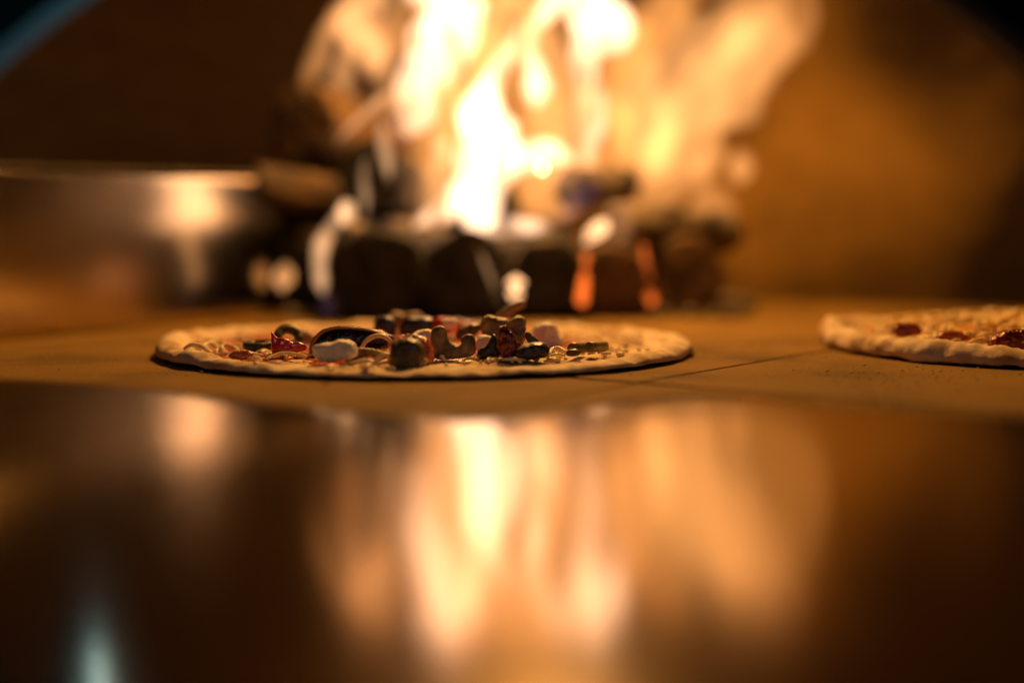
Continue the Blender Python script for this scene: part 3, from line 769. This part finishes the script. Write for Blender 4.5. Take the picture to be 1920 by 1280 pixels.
topping('dried_tomato', [(1000, 662), (1003, 648), (1016, 644), (1030, 652), (1030, 664)], 0.80, 16, M['mush_dark'], 'small brown scrap tucked behind the flat black olive half', 'scrap', amp=0.0006).name = 'mushroom_scrap'
topping('mushroom_strip', [(640, 668), (650, 658), (672, 652), (700, 654), (728, 660), (734, 668), (716, 672), (690, 667), (664, 672), (648, 676)], 0.762, 16, M['mushroom'],
        'flat brown mushroom strip lying under the bridge shaped cheese curl', 'mushroom', amp=0.0007)
topping('mushroom_strip', [(856, 632), (862, 616), (878, 608), (898, 606), (906, 614), (898, 624), (884, 634), (872, 640)], 0.845, 18, M['mush_dark'],
        'dark mushroom strip lying behind the U-shaped slice, below the topmost pair', 'mushroom', amp=0.0008)
topping('cheese_cube', [(830, 612), (832, 600), (844, 596), (856, 600), (858, 612), (846, 618)], 0.865, 20, M['feta'],
        'tiny white cheese crumb at the back right of the wide black aubergine cube', 'cheese', amp=0.0007)
topping('dried_tomato', [(690, 640), (694, 626), (706, 620), (722, 624), (730, 634), (720, 644), (704, 646)], 0.825, 18, M['dried_or'],
        'small orange tomato scrap between the long aubergine slice and the back cubes', 'dried tomato', amp=0.0010, ns=240)
topping('olive_scrap', [(1062, 664), (1066, 656), (1080, 654), (1090, 660), (1084, 667), (1070, 668)], 0.772, 12, M['mush_dark'],
        'tiny dark scrap lying in front of the left green stem', 'scrap', amp=0.0005)
topping('pepper_piece', [(430, 668), (440, 659), (458, 656), (474, 662), (470, 670), (450, 674)], 0.775, 12, M['dried_or'],
        'flat orange pepper shred in the sauce at the far left, before the flat olive ring', 'pepper', amp=0.0006)
# two cut green stems at the right
for (ua, va, ub, vb, lab) in ((1072, 653, 1102, 651, 'left one of two short cut green stems on the bare right of the pizza'), (1105, 651, 1133, 649, 'right one of two short cut green stems on the bare right of the pizza')):
    bm = bmesh.new(); a, b = at(ua, va, 0.785), at(ub, vb, 0.80)
    tube(bm, [(a.lerp(b, f), r) for f, r in ((0, 0.0024), (0.02, 0.0030), (0.3, 0.0031), (0.7, 0.0029), (0.98, 0.0031), (1, 0.0025))], 18, amp=0.15, nscale=300)
    tag(link('green_stem', bm, M['caper'], smooth=True), lab, 'vegetable', 'cut green stems on the middle pizza')

# large cheese curls, one by one
random.seed(5)
def curl(pts, d, r, label):
    bm = bmesh.new()
    tube(bm, [(at(u, v, dd), rr * d / F) for u, v, dd, rr in [(a, b, c, r * (0.7 + 0.3 * math.sin(math.pi * i / 17))) for i, (a, b, c) in enumerate(spline([(p[0], p[1], p[2] if len(p) > 2 else d) for p in pts], 18))]], 10, 0.75, amp=0.15, nscale=260)
    o = link('cheese_curl', bm, M['cheese']); return tag(o, label, 'cheese', 'cheese curls on the middle pizza')
curl([(674, 670), (678, 652), (690, 637), (706, 629), (722, 632), (734, 642), (738, 652)], 0.775, 6.5, 'pale cheese curl arched like a bridge beside the black aubergine slice')
curl([(690, 688), (705, 676), (718, 664), (730, 668), (738, 682), (740, 692)], 0.745, 6, 'cheese curl bent over left of the front mushroom chunk')
curl([(640, 688), (660, 682), (680, 676), (700, 678), (712, 686)], 0.745, 5, 'cheese curl lying below the white cheese chunk, right of the sauce')
curl([(345, 654, 0.80), (360, 646, 0.80), (380, 650, 0.80), (395, 662, 0.79)], 0.80, 6, 'cheese curl on the rim at the far left of the pizza')
curl([(375, 655, 0.82), (390, 643, 0.83), (405, 648, 0.83), (412, 656, 0.82)], 0.82, 6, 'cheese curl just right of the one on the far left rim')
curl([(403, 660, 0.81), (418, 648, 0.82), (438, 650, 0.82), (452, 664, 0.81)], 0.81, 5, 'cheese curl on the sauce left of the flat black olive ring')
curl([(500, 672, 0.765), (520, 664, 0.77), (545, 662, 0.77), (575, 668, 0.765)], 0.77, 4.5, 'long cheese curl lying in front of the red pepper piece')
curl([(880, 672, 0.775), (905, 676, 0.77), (935, 674, 0.77), (955, 678, 0.765)], 0.77, 3.5, 'thin cheese curl in front of the ragged black olive scrap')
curl([(1030, 664, 0.78), (1036, 654, 0.79), (1048, 652, 0.79), (1062, 660, 0.785)], 0.785, 4.5, 'cheese curl between the flat black olive half and the green stems')
curl([(1028, 668, 0.775), (1044, 664, 0.775), (1060, 667, 0.775)], 0.775, 3.5, 'short flat cheese curl in front of the curl beside the green stems')
bm = bmesh.new()
for i in range(18):                       # melted-looking beads of cheese at the front of the pile
    u, v = random.choice([(random.uniform(600, 735), random.uniform(672, 694)), (random.uniform(470, 560), random.uniform(662, 682))])
    p = ground(u, v, PZ + 0.0022) - PC; s = random.uniform(0.0011, 0.0024)
    bmesh.ops.create_icosphere(bm, subdivisions=2, radius=s, matrix=Matrix.Translation(p) @ Matrix.Rotation(random.uniform(0, 3.1), 4, 'Z') @ Matrix.Diagonal((2.1, 0.9, 0.6, 1)))
o = link('cheese_beads', bm, M['cheese'], pizza); o['kind'] = 'stuff'

# ================================================================== SECOND PIZZA
P2 = Vector((0.358, 0.905, 0)); PR2 = 0.158
def rim2(th):
    return 0.0098 + 0.0045 * max(0, math.cos(th - R(175))) ** 2 + 0.0012 * math.sin(5 * th)
pz2 = thing('pizza', 'cheese covered pizza with a thick floury rim at the right edge of the picture', 'pizza', P2)
bm, rad2 = dough_mesh(PR2, 0, 0.0072, 8.0, rim2)
dough_relief(link('dough', bm, M['dough'], pz2), 2.1)
link('cheese_layer', sauce_mesh(0.132, 0.0076, 9.0, mound=0.010), M['cheese_bed'], pz2)
random.seed(21); bm = bmesh.new()
for i in range(850):
    a = random.uniform(0, 6.28); rr = 0.134 * math.sqrt(random.random()); x, y = rr * math.cos(a), rr * math.sin(a)
    if random.random() > 0.8 + 0.6 * nz((x, y, 0), 20, 5): continue
    shred(bm, (x, y, 0.0088 + 0.0095 * max(0, 1 - (rr / 0.132) ** 2) + random.uniform(0, 0.005) * (1 - rr / 0.16)), random.uniform(0.008, 0.022), random.uniform(0.0011, 0.002), random.uniform(0, 6.28), random.uniform(-3, 3), random.uniform(0, 0.003), i)
gc = link('grated_cheese', bm, M['cheese'], pz2); gc['kind'] = 'stuff'
topping('dried_tomato', [(1856, 655), (1855, 640), (1866, 626), (1885, 619), (1912, 618), (1938, 626), (1948, 645), (1944, 658), (1900, 662)], 0.805, 36, M['dried'],
        'dark red dried tomato on the front of the right pizza', 'dried tomato', amp=0.0011, ns=240)
topping('dried_tomato', [(1672, 626), (1680, 607), (1700, 606), (1722, 612), (1730, 624), (1702, 630)], 0.86, 22, M['dried'],
        'small dark tomato scrap near the left rim of the right pizza', 'dried tomato', amp=0.0008, ns=240)
topping('pepper_piece', [(1755, 640), (1760, 625), (1785, 620), (1815, 628), (1818, 640)], 0.84, 20, M['dried_or'],
        'orange red pepper scrap between the two dried tomatoes of the right pizza', 'pepper', amp=0.0007, ns=240)
topping('pepper_piece', [(1860, 615), (1866, 598), (1890, 592), (1925, 594), (1935, 615)], 0.92, 22, M['pepper'],
        'red pepper piece at the back of the right pizza by the picture edge', 'pepper', amp=0.0007, ns=240)

# ================================================================== crumbs on the floor
random.seed(3); bm = bmesh.new()
for i in range(2600):
    x = random.uniform(-0.32, 0.36); y = random.uniform(0.62, 0.95)
    if (Vector((x, y, 0)) - PC).length < PR + 0.002 or (Vector((x, y, 0)) - P2).length < PR2 + 0.002: continue
    dens = 0.9 if x > 0.16 else 0.16
    if random.random() > dens * (0.6 + nz((x, y, 0), 14, 3)): continue
    s = random.uniform(0.0003, 0.0008)
    bmesh.ops.create_icosphere(bm, subdivisions=1, radius=s, matrix=Matrix.Translation((x, y, s * 0.5)) @ Matrix.Diagonal((1.3, 1, 0.8, 1)))
o = link('semolina_crumbs', bm, M['semolina'], smooth=False, kind='stuff')
o['label'] = 'fine semolina grains scattered on the stone round the right pizza'
